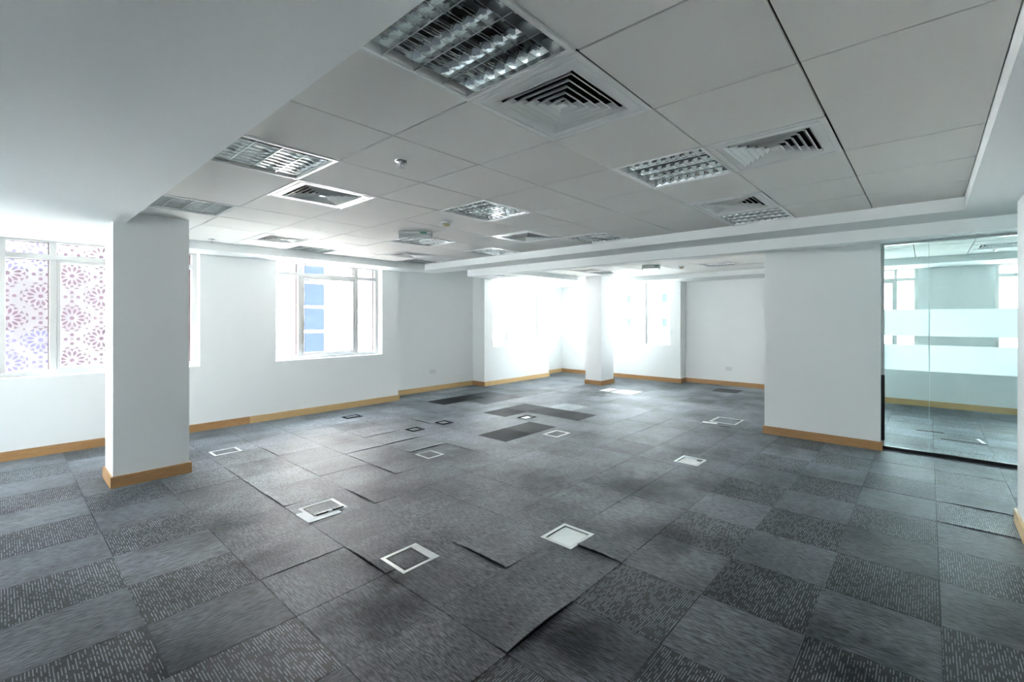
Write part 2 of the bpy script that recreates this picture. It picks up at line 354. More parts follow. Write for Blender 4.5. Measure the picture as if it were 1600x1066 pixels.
def subtract(rects, b_):
    outl = []
    for (a, b2, c, d) in rects:
        if not (a < b_[1] and b2 > b_[0] and c < b_[3] and d > b_[2]): outl.append((a, b2, c, d)); continue
        if a < b_[0]: outl.append((a, b_[0], c, d))
        if b2 > b_[1]: outl.append((b_[1], b2, c, d))
        aa, bb = max(a, b_[0]), min(b2, b_[1])
        if c < b_[2]: outl.append((aa, bb, c, b_[2]))
        if d > b_[3]: outl.append((aa, bb, b_[3], d))
    return outl
COLS = [(.66,1.21,5.59,6.04),(8.75,9.28,5.67,6.1)]
rest = bmesh.new(); nt_ = 0
for c in cells:
    vis, i, j, X0, X1, Y0, Y1, x0, y0 = c
    if (i, j) == (15, 9): continue          # pale panel lies here instead
    left = i <= 0
    if left: dash = (i+j) % 2 == 0
    else: dash = j <= 2 and (i+j) % 2 == 1
    tone = DARK.get((i, j), random.uniform(.86, 1.16))
    full = abs(X1-X0-PT) < 1e-3 and abs(Y1-Y0-PT) < 1e-3
    bxs = [b_ for b_ in BOXES+COLS if overlaps(c, b_)]
    if vis > 0 and nt_ < 298:
        nt_ += 1
        xc, yc = x0+PT/2, y0+PT/2
        rot90 = (not left and dash) or (left and not dash)        # stitches run along X there
        if full and not bxs and (i, j) not in LIFT:
            o = put('carpet_tile', tile_mesh('dash' if dash else 'line'), floor, (xc, yc, random.uniform(-.0009, .0004)), (0,0,math.pi/2 if rot90 else 0))
        else:
            bm = bmesh.new()
            if (i, j) in LIFT:
                e, hgt = LIFT[(i, j)]; h = PT/2-.0008; V = {}
                gx = [-h+2*h*a/12 for a in range(13)]; gy = list(gx)
                for q in bxs: gx += [v-xc for v in q[:2] if abs(v-xc) < h]; gy += [v-yc for v in q[2:] if abs(v-yc) < h]
                gx.sort(); gy.sort(); nx, ny = len(gx)-1, len(gy)-1
                for a in range(nx+1):
                    for b_ in range(ny+1):
                        for k, zz in ((0,-.006),(1,0)):
                            lx = gx[a]; ly = gy[b_]
                            t = (lx+h)/(2*h) if e == 'x-' else (ly+h)/(2*h); s_ = (ly+h)/(2*h) if e == 'x-' else (lx+h)/(2*h)
                            lift = hgt*math.exp(-t*7)*(.35+.65*max(0, math.sin(math.pi*min(1, s_*1.1+.02)))**.6)
                            V[a,b_,k] = bm.verts.new((lx, ly, zz+lift))
                for a in range(nx):
                    for b_ in range(ny):
                        mx_, my_ = (gx[a]+gx[a+1])/2+xc, (gy[b_]+gy[b_+1])/2+yc
                        if any(q[0] < mx_ < q[1] and q[2] < my_ < q[3] for q in bxs): continue
                        bm.faces.new((V[a,b_,1],V[a+1,b_,1],V[a+1,b_+1,1],V[a,b_+1,1])); bm.faces.new((V[a,b_,0],V[a,b_+1,0],V[a+1,b_+1,0],V[a+1,b_,0]))
                inb = lambda px_, py_: any(q[0]-1e-4 < px_+xc < q[1]+1e-4 and q[2]-1e-4 < py_+yc < q[3]+1e-4 for q in bxs)
                for a in range(nx):
                    m_ = (gx[a]+gx[a+1])/2
                    if inb(m_, gy[0]) or inb(m_, gy[-1]): continue
                    bm.faces.new((V[a,0,0],V[a+1,0,0],V[a+1,0,1],V[a,0,1])); bm.faces.new((V[a,ny,0],V[a,ny,1],V[a+1,ny,1],V[a+1,ny,0]))
                for a in range(ny):
                    m_ = (gy[a]+gy[a+1])/2
                    if inb(gx[0], m_) or inb(gx[-1], m_): continue
                    bm.faces.new((V[0,a,0],V[0,a,1],V[0,a+1,1],V[0,a+1,0])); bm.faces.new((V[nx,a,0],V[nx,a+1,0],V[nx,a+1,1],V[nx,a,1]))
                for v in [v for v in bm.verts if not v.link_faces]: bm.verts.remove(v)
            else:
                rects = [(X0+.0008, X1-.0008, Y0+.0008, Y1-.0008)]
                for b_ in bxs: rects = subtract(rects, b_)
                for r in rects: box(bm, r[0]-xc, r[1]-xc, r[2]-yc, r[3]-yc, -.006, 0)
            if rot90: bmesh.ops.rotate(bm, verts=bm.verts[:], matrix=Matrix.Rotation(-math.pi/2, 3, 'Z'))
            if not bm.verts: bm.free(); continue
            o = put('carpet_tile', mesh('carpet_tile', bm, M['c_dash'] if dash else M['c_line']), floor, (xc, yc, 0), (0,0,math.pi/2 if rot90 else 0))
        o['tone'] = tone
    else:
        rects = [(X0+.0008, X1-.0008, Y0+.0008, Y1-.0008)]
        for b_ in bxs: rects = subtract(rects, b_)
        for r in rects: box(rest, r[0], r[1], r[2], r[3], -.006, 0)
o = put('carpet_tile_remainder', mesh('carpet_tile_remainder', rest, M['c_far']), floor); o['kind'] = 'stuff'

# ---------------------------------------------------------------- ceiling
U0, V0, CT = 2.2426*.6, 1.6254*.6, .6
ZC = EYE + .9663; ZB = 2.386
ceil = struct(boxes('ceiling', [(-3.3,10.85,-4.3,8.3,ZT,ZT+.2)], M['plenum']), 'suspended ceiling of square grey-white tiles with dropped white borders', 'ceiling')
def part(name, L, m, bevel=0): return boxes(name, L, m, ceil, bevel)
GX0, GX1, GY0, GY1 = U0-CT, U0+6*CT, V0-2*CT, V0+10*CT      # .7456 4.9456 -.225 6.975
part('bulkhead', [(-3,GX0,-.51,YL,ZB,ZT)], M['ceil_paint'])
part('bulkhead', [(GX0,GX1,-.51,GY0,ZB,ZT),(-3,4.86,-3,-.51,ZB,ZT)], M['ceil_paint'])
part('bulkhead', [(GX0,GX1,GY1,YL,ZB,ZT),(GX1,5.42,GY1,7.3,ZB,ZT)], M['ceil_paint'])
part('bulkhead', [(GX1,5.42,-.51,GY1,ZB,ZT),(4.86,5.42,-4,-.51,ZB,ZT)], M['ceil_paint'])
part('beam', [(5.42,5.60,-4,6.36,2.27,ZT),(5.60,5.9,5.9,6.36,2.27,ZT)], M['ceil_paint'])
part('bulkhead', [(5.60,6.70,-4,1.66,ZB,ZT)], M['ceil_paint'])
part('pocket_lining', [(4.75,6.95,7.3,7.97,ZT-.02,ZT),(5.42,6.95,6.36,7.3,ZT-.02,ZT)], M['ceil_paint'])
part('bulkhead', [(5.9,10.25,6.2,6.36,ZB,ZT),(6.953,10.25,6.36,7.58,ZB,ZT),(9.2,10.25,7.58,7.97,ZB,ZT)], M['ceil_paint'])
part('bulkhead', [(9.56,10.25,4.45,6.2,ZB,ZT),(9.56,10.55,1.66,4.45,ZB,ZT)], M['ceil_paint'])
part('bulkhead', [(9.45,10.25,-4,1.55,ZB,ZT)], M['ceil_paint'])
LIGHTS = [(-1,0),(-1,3),(-1,6),(2,0),(2,3),(5,0),(5,3),(3,6),(5,6),(5,9),(2,9)]
DIFFS = [(0,0),(2,-1),(4,0),(0,4),(1,8),(4,4),(4,8)]
used = set(LIGHTS+DIFFS); tm = {}
def ctile(x0, x1, y0, y1, zz=ZC, g=.0046):
    k = (round(x1-x0,3), round(y1-y0,3))
    if k not in tm:
        bm = bmesh.new(); a, b_ = k[0]/2-g, k[1]/2-g
        box(bm, -a, a, -b_, b_, 0, .014)
        bmesh.ops.bevel(bm, geom=[e for e in bm.edges if all(v.co.z < .001 for v in e.verts)], offset=.0014, segments=1, affect='EDGES')
        tm[k] = mesh('ceiling_tile', bm, M['tile'])
    t = put('ceiling_tile', tm[k], ceil, ((x0+x1)/2, (y0+y1)/2, zz+random.uniform(0, .0022)), (random.uniform(-.0025,.0025), random.uniform(-.0025,.0025), 0))
    return t
for u in range(-1, 6):
    for v in range(-2, 10):
        if (u, v) in used: continue
        x0, y0 = U0+u*CT, V0+v*CT
        if v == -2 and u in (1, 2):
            if u == 1: ctile(x0, x0+2*CT, y0, y0+CT)      # the one double length panel
            continue
        ctile(x0, x0+CT, y0, y0+CT)
# dark shadow gap round the grid
xs = [5.60+.6*k for k in range(7)]+[9.56]; ys = [1.66,2.0,2.6,3.2,3.8,4.4,5.0,5.6,6.2]
for a, b_ in zip(xs, xs[1:]):
    for c, d in zip(ys, ys[1:]):
        if (round(a,1), round(c,1)) in ((8.0,2.6),(8.0,5.0),(7.4,5.0)): continue
        ctile(a, b_, c, d)
ys = [-3.9,-3.45,-2.85,-2.25,-1.65,-1.05,-.45,.15,.75,1.35,1.55]
for a, b_ in ((6.70,7.95),(7.95,9.45)):
    for c, d in zip(ys, ys[1:]):
        if a > 7 and abs(c+1.05) < .01:
            ctile(a, 8.25, c, d); ctile(8.85, b_, c, d); continue
        ctile(a, b_, c, d)

# ---------------------------------------------------------------- louvred troffers
def profile_prism(bm, prof, p0, p1, along):
    """prof: list of (s,z); extruded along x or y from p0 to p1 with lateral centre given in prof s"""
    A = []; B = []
    for s_, z in prof:
        if along == 'x': A.append(bm.verts.new((p0, s_, z))); B.append(bm.verts.new((p1, s_, z)))
        else: A.append(bm.verts.new((s_, p0, z))); B.append(bm.verts.new((s_, p1, z)))
    n = len(prof)
    for i in range(n): bm.faces.new((A[i], A[(i+1)%n], B[(i+1)%n], B[i]))
    bm.faces.new(A[::-1]); bm.faces.new(B)
def wedge(c, wtop, wbot, z0, z1, k=5):
    pr = []
    for i in range(k+1):
        t = i/k; pr.append((c - (wbot + (wtop-wbot)*t**1.8)/2, z0+(z1-z0)*t))
    for i in range(k, -1, -1):
        t = i/k; pr.append((c + (wbot + (wtop-wbot)*t**1.8)/2, z0+(z1-z0)*t))
    return pr
HI = .278                                  # half of louvre opening
bm = bmesh.new()
for a in ((-.2965,.2965,-.2965,-HI),(-.2965,.2965,HI,.2965),(-.2965,-HI,-HI,HI),(HI,.2965,-HI,HI)): box(bm, *a, -.003, .012)
for a in ((-HI,HI,-HI,-HI+.006),(-HI,HI,HI-.006,HI),(-HI,-HI+.006,-HI+.006,HI-.006),(HI-.006,HI,-HI+.006,HI-.006)): box(bm, *a, .004, .085)
FR = mesh('frame', bm, M['white_metal'])
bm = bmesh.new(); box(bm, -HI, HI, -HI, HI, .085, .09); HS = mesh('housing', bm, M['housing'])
bm = bmesh.new(); profile_prism(bm, wedge(0, .036, .004, .004, .052), -HI+.006, HI-.006, 'x'); RF = mesh('reflector', bm, M['mirror'], smooth=False)
bm = bmesh.new(); profile_prism(bm, wedge(0, .013, .0025, .006, .046, 4), -HI+.006, HI-.006, 'y'); BL = mesh('cross_blade', bm, M['mirror'])
bm = bmesh.new(); cyl(bm, (-.26,0,.068), (.26,0,.068), .011, n=12); TU = mesh('lamp_tube', bm, M['tube'], smooth=True)
bm = bmesh.new(); profile_prism(bm, [(-HI+.006,.004),(-HI+.010,.004),(-HI+.014,.02),(-HI+.024,.045),(-HI+.030,.052),(-HI+.006,.052)], -HI+.006, HI-.006, 'x'); SR = mesh('side_reflector', bm, M['mirror'])
def troffer():
    t = empty('louvre_light')
    put('frame', FR, t); put('housing', HS, t)
    for k in (-1, 0, 1): put('reflector', RF, t, (0, k*.136, 0))
    put('side_reflector', SR, t); put('side_reflector', SR, t, rot=(0,0,math.pi))
    for k in range(8): put('cross_blade', BL, t, (-.216+k*.0617, 0, 0))
    for k in (-1.5,-.5,.5,1.5): put('lamp_tube', TU, t, (0, k*.136, 0))
    return t
LL = {(-1,0):'nearest and largest square louvred ceiling light, cut off by the white bulkhead',
 (-1,3):'louvred ceiling light along the left bulkhead, level with the ceiling sprinkler',
 (-1,6):'louvred ceiling light tucked against the bulkhead just above the near column',
 (2,0):'louvred ceiling light touching the corner of the right-hand square air diffuser',
 (2,3):'bright louvred ceiling light alone in the middle of the tiled ceiling',
 (5,0):'dark louvred ceiling light directly behind a square diffuser at the far bulkhead',
 (5,3):'louvred ceiling light against the far bulkhead, above the far slim column',
 (3,6):'teal tinted louvred ceiling light right behind the emergency light',
 (5,6):'louvred ceiling light by the far bulkhead, left of the diffuser with thin rim',
 (5,9):'smallest louvred ceiling light, in the far left corner of the tiled ceiling',
 (2,9):'grey louvred ceiling light against the left window bulkhead, beside the far left diffuser'}
T0 = None
def put_light(x, y, label):
    global T0
    if T0 is None: t = T0 = troffer()
    else: t = copy_tree(T0)
    t.location = (x, y, ZC); t.rotation_euler = (0, 0, math.pi/2); tag(t, label, 'ceiling light', 'square louvred ceiling lights'); return t
for (u, v) in LIGHTS: put_light(U0+(u+.5)*CT, V0+(v+.5)*CT, LL[(u, v)])
put_light(8.3, 2.9, 'louvred ceiling light in the far office, nearest to the standing wall panel')
put_light(8.3, 5.3, 'louvred ceiling light in the far office beside the far slim column')

# ---------------------------------------------------------------- four way air diffusers
def ring(bm, ri, zi, ro, zo, th=.0015):
    q = [(-1,-1),(1,-1),(1,1),(-1,1)]
    V = [[bm.verts.new((a*r, b_*r, z)) for a, b_ in q] for r, z in ((ri,zi),(ro,zo),(ro,zo+th),(ri,zi+th))]
    for k in range(4):
        A, B = V[k], V[(k+1)%4]
        for i in range(4): bm.faces.new((A[i], A[(i+1)%4], B[(i+1)%4], B[i]))
bm = bmesh.new(); ring(bm, .215, .000, .2965, -.001, .006); ring(bm, .205, .012, .2152, -.004, .002); ring(bm, .262, -.004, .268, -.004, .004)
FP = mesh('face_plate', bm, M['white_metal'])
bm = bmesh.new(); box(bm, -.215, .215, -.215, .215, .055, .07); box(bm,-.218,-.215,-.215,.215,.006,.055); box(bm,.215,.218,-.215,.215,.006,.055); box(bm,-.215,.215,-.218,-.215,.006,.055); box(bm,-.215,.215,.215,.218,.006,.055)
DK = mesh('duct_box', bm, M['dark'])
VN = []
for k in range(5):
    ro = .196 - k*.037; bm = bmesh.new(); ring(bm, ro-.030, .026, ro-.004, -.002, .0015); ring(bm, ro-.004, -.002, ro, -.004, .0015)
    VN.append(mesh('vane', bm, M['white_metal']))
bm = bmesh.new(); box(bm, -.02, .02, -.02, .02, -.002, .004); CP = mesh('centre_plate', bm, M['white_metal'], .001)
def diffuser():
    t = empty('air_diffuser')
    put('face_plate', FP, t); put('duct_box', DK, t)
    for v in VN: put('vane', v, t)
    put('centre_plate', CP, t); return t
DL = {(0,0):'nearest and largest square air diffuser, with deep concentric vanes',
 (2,-1):'right-hand square air diffuser beside the double length ceiling tile',
 (4,0):'square air diffuser in front of the dark louvred light near the far bulkhead',
 (0,4):'brightly lit square air diffuser on the left, behind the left louvred light',
 (1,8):'far left square air diffuser close to the window bulkhead',
 (4,4):'square air diffuser with a thin bright white rim, between two far louvred lights',
 (4,8):'smallest square air diffuser, near the far left corner of the tiled ceiling'}
D0 = None
def put_diff(x, y, label):
    global D0
    if D0 is None: t = D0 = diffuser()
    else: t = copy_tree(D0)
    t.location = (x, y, ZC); tag(t, label, 'air vent', 'square four way air diffusers')
for (u, v) in DIFFS: put_diff(U0+(u+.5)*CT, V0+(v+.5)*CT, DL[(u, v)])
put_diff(7.7, 5.3, 'square air diffuser in the ceiling of the far office')
put_diff(8.55, -.75, 'square air diffuser seen through the glass partition')

# ---------------------------------------------------------------- small ceiling things
def sprinkler(x, y, z, label):
    t = empty('sprinkler_head', (x, y, z))
    bm = bmesh.new(); lathe(bm, [(.004,.0),(.04,-.001),(.042,-.004),(.034,-.010),(.014,-.012),(.004,-.012)]); put('escutcheon', mesh('escutcheon', bm, M['chrome'], smooth=True), t)
    bm = bmesh.new(); cyl(bm, (0,0,-.010), (0,0,-.024), .009, .006, 12)
    cyl(bm, (.006,0,-.022), (.009,0,-.040), .002, n=6); cyl(bm, (-.006,0,-.022), (-.009,0,-.040), .002, n=6); cyl(bm, (-.010,0,-.040), (.010,0,-.040), .0025, n=6)
    put('frame_arms', mesh('frame_arms', bm, M['alu']), t)
    bm = bmesh.new(); lathe(bm, [(.003,-.041),(.016,-.043),(.016,-.045),(.003,-.045)], 12); put('deflector', mesh('deflector', bm, M['alu']), t)
    tag(t, label, 'sprinkler', 'ceiling sprinkler heads')
sprinkler(U0+.4*CT, V0+2.5*CT, ZC, 'chrome sprinkler head in the nearer part of the tiled ceiling')
sprinkler(U0+.55*CT, V0+9.55*CT, ZC, 'small sprinkler head near the window bulkhead, right of the near column')
sprinkler(9.0, -.72, ZC, 'sprinkler head seen through the glass partition')
def smoke(x, y, z, label):
    t = empty('smoke_detector', (x, y, z))
    bm = bmesh.new(); lathe(bm, [(.01,0),(.052,0),(.054,-.012),(.045,-.018),(.01,-.018)]); put('base', mesh('base', bm, M['plastic'], smooth=True), t)
    bm = bmesh.new(); lathe(bm, [(.01,-.018),(.036,-.018),(.034,-.034),(.024,-.042),(.006,-.044)]); put('sensor_dome', mesh('sensor_dome', bm, M['cream'], smooth=True), t)
    tag(t, label, 'smoke detector', 'round smoke detectors')
smoke(U0+2.57*CT, V0+4.56*CT, ZC, 'round smoke detector with a yellowed dome in the middle of the tiled ceiling')
smoke(8.2, 3.54, ZC, 'round smoke detector in the far office ceiling')
def emergency(x, y, z, rz, label, ln=.36):
    t = empty('emergency_light', (x, y, z), rz)
    bm = bmesh.new(); box(bm, -ln/2, ln/2, -.055, .055, -.035, 0); put('body', mesh('body', bm, M['plastic'], .008), t)
    bm = bmesh.new(); box(bm, -ln/2+.015, ln/2-.015, -.045, .045, -.062, -.035); put('diffuser_cover', mesh('diffuser_cover', bm, M['tube'], .008), t)
    for s_ in (-1, 1):
        bm = bmesh.new(); box(bm, s_*(ln/2-.006)-.01, s_*(ln/2-.006)+.01, -.02, .02, -.078, -.0); put('end_clip', mesh('end_clip', bm, M['plastic'], .003), t)
    bm = bmesh.new(); box(bm, .06, .13, -.058, -.0545, -.03, -.008); put('indicator_window', mesh('indicator_window', bm, M['green'], .001), t)
    tag(t, label, 'emergency light', 'emergency ceiling lights')
emergency(U0+2.75*CT, V0+5.7*CT, ZC, math.radians(-45), 'white emergency light under the main tiled ceiling')
emergency(7.68, 3.9, ZC, math.radians(-60), 'white emergency light under the far office ceiling', .32)
emergency(8.5, -1.40, ZC, math.radians(-88), 'long white emergency light behind the glass partition', .9)

# ---------------------------------------------------------------- columns
def column(x0, x1, y0, y1, zt, label):
    t = empty('column', ((x0+x1)/2, (y0+y1)/2, 0)); a, b_ = (x1-x0)/2, (y1-y0)/2
    bm = bmesh.new(); box(bm, -a, a, -b_, b_, 0, zt); put('shaft', mesh('shaft', bm, M['wall']), t)
    e = .018
    for k, (p, q, r, s_) in enumerate(((-a-e,a+e,-b_-e,-b_),(-a-e,a+e,b_,b_+e),(-a-e,-a,-b_,b_),(a,a+e,-b_,b_))):
        bm = bmesh.new(); box(bm, p, q, r, s_, 0, .088); box(bm, p+.004*(k==2), q-.004*(k==3), r+.004*(k==0), s_-.004*(k==1), .088, .1)
        put('skirting', mesh('skirting', bm, M['oak']), t)
    tag(t, label, 'column')
column(.66, 1.21, 5.59, 6.04, 2.386, 'broad white column standing near the left windows')
bm_t = bmesh.new()
column(8.75, 9.28, 5.67, 6.10, 2.486, 'slim white column standing far back in the bright office')
bm_t.free()
# the near column passes the dropped border and meets the tiles
part('column_head', [(.7456,1.21,5.59,6.04,2.386,ZC-.0005)], M['wall'])

# ---------------------------------------------------------------- skirting boards
def skirt(name, segs, m='oak'):
    """segs: (x0,x1,y0,y1) footprints; one trim with groove near the top"""
    bm = bmesh.new()
    for (a, b_, c, d) in segs:
        box(bm, a, b_, c, d, 0, .086); g = .004
        if b_-a > d-c: box(bm, a, b_, c+g, d-g, .086, .089); box(bm, a, b_, c+.002, d, .089, .1)
        else: box(bm, a+g, b_-g, c, d, .086, .089); box(bm, a+.002, b_, c, d, .089, .1)
    return struct(put(name, mesh(name, bm, M[m])), 'oak skirting board along the foot of the wall', 'skirting')
E_ = .018
skirt('baseboard_left', [(-3,2.33,YL-E_,YL)]); skirt('baseboard_left_middle', [(2.334,4.75+E_,YL-E_,YL)], 'oak_light')
skirt('baseboard_alcove', [(4.75,6.95,7.97-E_,7.97)], 'oak_light'); skirt('baseboard_alcove_side', [(6.95-E_,6.95,7.58-E_,7.97-E_)])
skirt('baseboard_left_step', [(4.75,4.75+E_,YL,7.97-E_)])
skirt('baseboard_left_far', [(6.95,9.2+E_,7.58-E_,7.58)], 'oak_light'); skirt('baseboard_corner', [(9.2,10.25-E_,7.97-E_,7.97)], 'oak_light')
skirt('baseboard_far', [(10.25-E_,10.25,4.45-E_,7.97)], 'oak'); skirt('baseboard_far_step', [(10.25,10.55-E_,4.45-E_,4.45)])
skirt('baseboard_far_right', [(10.55-E_,10.55,1.66,4.45)])
skirt('baseboard_partition', [(6.5-E_,6.5,.40,1.66+E_)]); skirt('baseboard_partition_end', [(6.5,6.62,1.66,1.66+E_)])
skirt('baseboard_glazed_room', [(10.25-E_,10.25,-4,1.55)], 'oak_light')
skirt('baseboard_right', [(-3,4.86+E_,-.51,-.51+E_)], 'oak_light'); skirt('baseboard_right_end', [(4.86,4.86+E_,-3,-.51)], 'oak_light')

# ---------------------------------------------------------------- windows (local x along the wall, y outwards, z up)
SILL, HEAD = .868, 2.43
def bar(name, t, x0, x1, y0, y1, z0, z1, m='upvc', bev=.003):
    bm = bmesh.new(); box(bm, x0, x1, y0, y1, z0, z1); return put(name, mesh(name, bm, M[m], bev), t)
def pane(t, x0, x1, z0, z1, y=.245):
    p = bar('glass_pane', t, x0, x1, y, y+.006, z0, z1, GL, 0)
    bar('gasket', p, x1-.006, x1, y-.028, y, z0, z1, 'gasket', 0); bar('gasket', p, x0, x1-.006, y-.010, y, z1-.006, z1, 'gasket', 0)
def sash(t, x0, x1, z0, z1, handle=True):
    s_ = empty('sash'); s_.parent = t; w_ = .034
    for n, a in (('sash_rail',(x0,x1,.145,.235,z0,z0+w_)),('sash_rail',(x0,x1,.145,.235,z1-w_,z1)),('sash_stile',(x0,x0+w_,.145,.235,z0+w_,z1-w_)),('sash_stile',(x1-w_,x1,.145,.235,z0+w_,z1-w_))):
        bar(n, s_, *a)
    bar('glass_pane', s_, x0+w_, x1-w_, .19, .196, z0+w_, z1-w_, GL, 0)
    if handle:
        c = (x0+x1)/2
        bm = bmesh.new(); box(bm, c-.035, c+.035, .128, .145, z0+.006, z0+.026); box(bm, c+.018, c+.034, .10, .128, z0+.008, z0+.024); box(bm, c-.06, c+.034, .10, .112, z0+.012, z0+.038)
        put('handle', mesh('handle', bm, M['upvc'], .002), s_)
nw = 0; GL = 'glass'
def window(loc, rz, W, kind, label, flip=False):
    global nw, GL; nw += 1; GL = 'dimming_deep' if (loc[0] > 10 and loc[1] < 1.6) else 'dimming' if (loc[0] > 10 or loc[0] < -2.9) else 'glass'
    t = empty('window_%d' % nw, loc, rz); struct(t, label, 'window')
    y0, y1 = .14, .255; f = .055
    bar('frame_rail', t, 0, W, y0, y1, SILL, SILL+.062); bar('frame_rail', t, 0, W, y0, y1, HEAD-.05, HEAD)
    bar('frame_stile', t, 0, f, y0, y1, SILL+.062, HEAD-.05); bar('frame_stile', t, W-f, W, y0, y1, SILL+.062, HEAD-.05)
    bar('sill_board', t, 0, W, .0, y0, SILL, SILL+.006, 'wall', 0)
    zb, zt, z3 = 2.185, 2.242, HEAD-.05
    if kind == 'wide':
        a, b_ = W*.216, W*.249; c, d = W*.752, W*.785
        bar('transom', t, f, W-f, y0, y1, zb, zt)
        for p, q in ((a, b_), (c, d)):
            bar('mullion', t, p, q, y0, y1, SILL+.062, zb); bar('mullion', t, p, q, y0, y1, zt, z3)
        for p, q in ((f, a), (d, W-f)):
            pane(t, p, q, SILL+.062, zb); pane(t, p, q, zt, z3)
        pane(t, b_, c, zt, z3)
        sash(t, b_, c, SILL+.062, zb)
    else:
        sash(t, f, W-f, SILL+.062, HEAD-.05)
    return t
window((0, YL, 0), 0, 1.744, 'wide', 'wide window behind the near column, looking onto the pierced white screen')
window((-2.68, YL, 0), 0, 1.744, 'wide', 'wide window left of the picture')
window((2.682, YL, 0), 0, 1.744, 'wide', 'wide window right of the near column, with a blue tower outside')
window((7.22, 7.58, 0), 0, .58, 'slim', 'nearer of the two narrow windows past the alcove')
window((8.26, 7.58, 0), 0, .67, 'slim', 'farther of the two narrow windows past the alcove')
window((10.25, 5.42, 0), -math.pi/2, .722, 'slim', 'narrow far window right of the slim column, clear of it')
window((10.25, 7.0, 0), -math.pi/2, 1.236, 'slim', 'far window partly hidden behind the slim column')
window((10.25, 1.5, 0), -math.pi/2, 1.37, 'wide', 'left window seen through the glass partition')
window((10.25, -.83, 0), -math.pi/2, 1.744, 'wide', 'right window seen through the glass partition')
for (x, wd) in ((.872,1.744),(-1.808,1.744),(3.554,1.744)): portal(x, YL+.35, 1.65, wd, 1.56, math.pi)
window((-3, 4.55, 0), math.pi/2, 1.5, 'wide', 'unseen wide window added behind the camera for daylight')  # added out of view to balance the daylight in the room
portal(-3.37, 5.3, 1.65, 1.5, 1.56, -math.pi/2)
for (x, wd) in ((7.51,.58),(8.595,.67)): portal(x, 7.93, 1.65, wd, 1.56, math.pi)
for (y, wd) in ((5.06,.722),(6.38,1.236),(.815,1.37),(-1.70,1.744)): portal(10.62, y, 1.65, wd, 1.56, math.pi/2)

# ---------------------------------------------------------------- glass partition
gp = empty('glass_partition', (6.63, .42, 0))
def gb(name, y0, y1, z0, z1, x0=-.005, x1=.005, m='pglass', bev=0, par=None):
    bm = bmesh.new(); box(bm, x0, x1, y0, y1, z0, z1); return put(name, mesh(name, bm, M[m], bev), par or gp)
HD = 2.362
gb('head_channel', -4.42, 0, HD, 2.386, -.03, .03, 'alu', .002); gb('floor_channel', -4.42, 0, 0, .035, -.025, .025, 'blackp', .002)
gb('jamb_channel', -.03, 0, .035, HD, -.03, .03, 'alu', .002); gb('jamb_cover', -.034, .0, .10, .86, -.034, -.030, 'blackp', .001)
for k, (a, b_) in enumerate(((-.03,-.427),(-.437,-1.65),(-1.66,-2.88),(-2.89,-4.1))):
    p = gb('glass_pane', b_, a, .035, HD)
    gb('edge', b_-.0035 if k < 3 else b_, b_, .035, HD, -.0055, .0055, 'glass_edge', 0, p)
    for za, zb in ((EYE-.2, EYE+.098), (EYE-.592, EYE-.30)):
        gb('frosted_band', b_, a, za, zb, -.0075, -.0055, 'film', 0, p)
tag(gp, 'frameless glass partition with two white frosted bands, right of the standing wall panel', 'glass partition')

# ---------------------------------------------------------------- floor boxes
def fbox(b_, lid, label, style=0, cable=None, rim='alu'):
    """b_: x0,x1,y0,y1 of outer rim"""
    x0, x1, y0, y1 = b_; cx, cy = (x0+x1)/2, (y0+y1)/2; a, c = (x1-x0)/2, (y1-y0)/2
    t = empty('floor_box', (cx, cy, 0)); r = .026
    wide = {'x+':(0,.03,0,0),'y+':(0,0,0,.03),'':(0,0,0,0),'y-':(0,0,.03,0)}[style or '']
    i0, i1, j0, j1 = -a+r, a-r-wide[1], -c+r+wide[2], c-r-wide[3]
    bm = bmesh.new()
    for q in ((-a,a,-c,j0),(-a,a,j1,c),(-a,i0,j0,j1),(i1,a,j0,j1)): box(bm, *q, -.006, .0025)
    put('rim', mesh('rim', bm, M[rim], .001), t)
    bm = bmesh.new(); box(bm, i0, i1, j0, j1, -.0072, -.0065); put('well', mesh('well', bm, M['dark']), t)
    g = .007
    if lid:
        bm = bmesh.new(); box(bm, i0+g, i1-g, j0+g, j1-g, -.0064, -.0035 if lid in ('steel', 'paper') else .001)
        o = put('lid', mesh('lid', bm, M[lid], .0008), t)
        if lid.startswith('c_'): o['tone'] = 1.0
    if cable == 'y-':
        w_ = (i1-i0)
        bm = bmesh.new(); box(bm, i0+.01, i0+.45*w_, j0-.012, j0+.008, .0025, .016); box(bm, i1-.40*w_, i1-.005, j0-.012, j0+.008, .0025, .016)
        put('cable_flap', mesh('cable_flap', bm, M['blackp'], .003), t)
        bm = bmesh.new(); box(bm, i0+.46*w_, i1-.41*w_, j0-.012, j0+.006, .0025, .014); put('latch', mesh('latch', bm, M['paper'], .002), t)
    if cable == 'bar':
        bm = bmesh.new(); box(bm, i0-.01, i1+.01, j0-.014, j0+.006, .0026, .012); put('cable_flap', mesh('cable_flap', bm, M['blackp'], .003), t)
    if cable == 'corner':
        bm = bmesh.new(); box(bm, i1-.07, i1-.008, j0+.004, j0+.05, .0012, .005); put('cable_flap', mesh('cable_flap', bm, M['blackp'], .001), t)
    tag(t, label, 'floor box', 'floor boxes set in the carpet'); return t
B = BOXES
fbox(B[0], 'c_line', 'nearest floor box, carpet lid in a grey rim beside the lifted carpet edge', 'x+')
fbox(B[1], 'steel', 'floor box with a plain steel lid, right of the nearest carpet-lidded box')
fbox(B[2], 'c_line', 'floor box with a white rim and black and white flap, lying beside a white card', '', 'y-', 'paper')
fbox(B[3], 'paper', 'floor box with a white lid and black corner flap, nearest the standing wall panel', '', 'corner', 'steel')
fbox(B[4], 'c_line', 'grey rimmed floor box in the middle of the carpet, behind the white rimmed one', '')
fbox(B[5], 'c_line', 'floor box with a black bar, left of the two very dark carpet tile groups', '', 'bar', 'c_line')
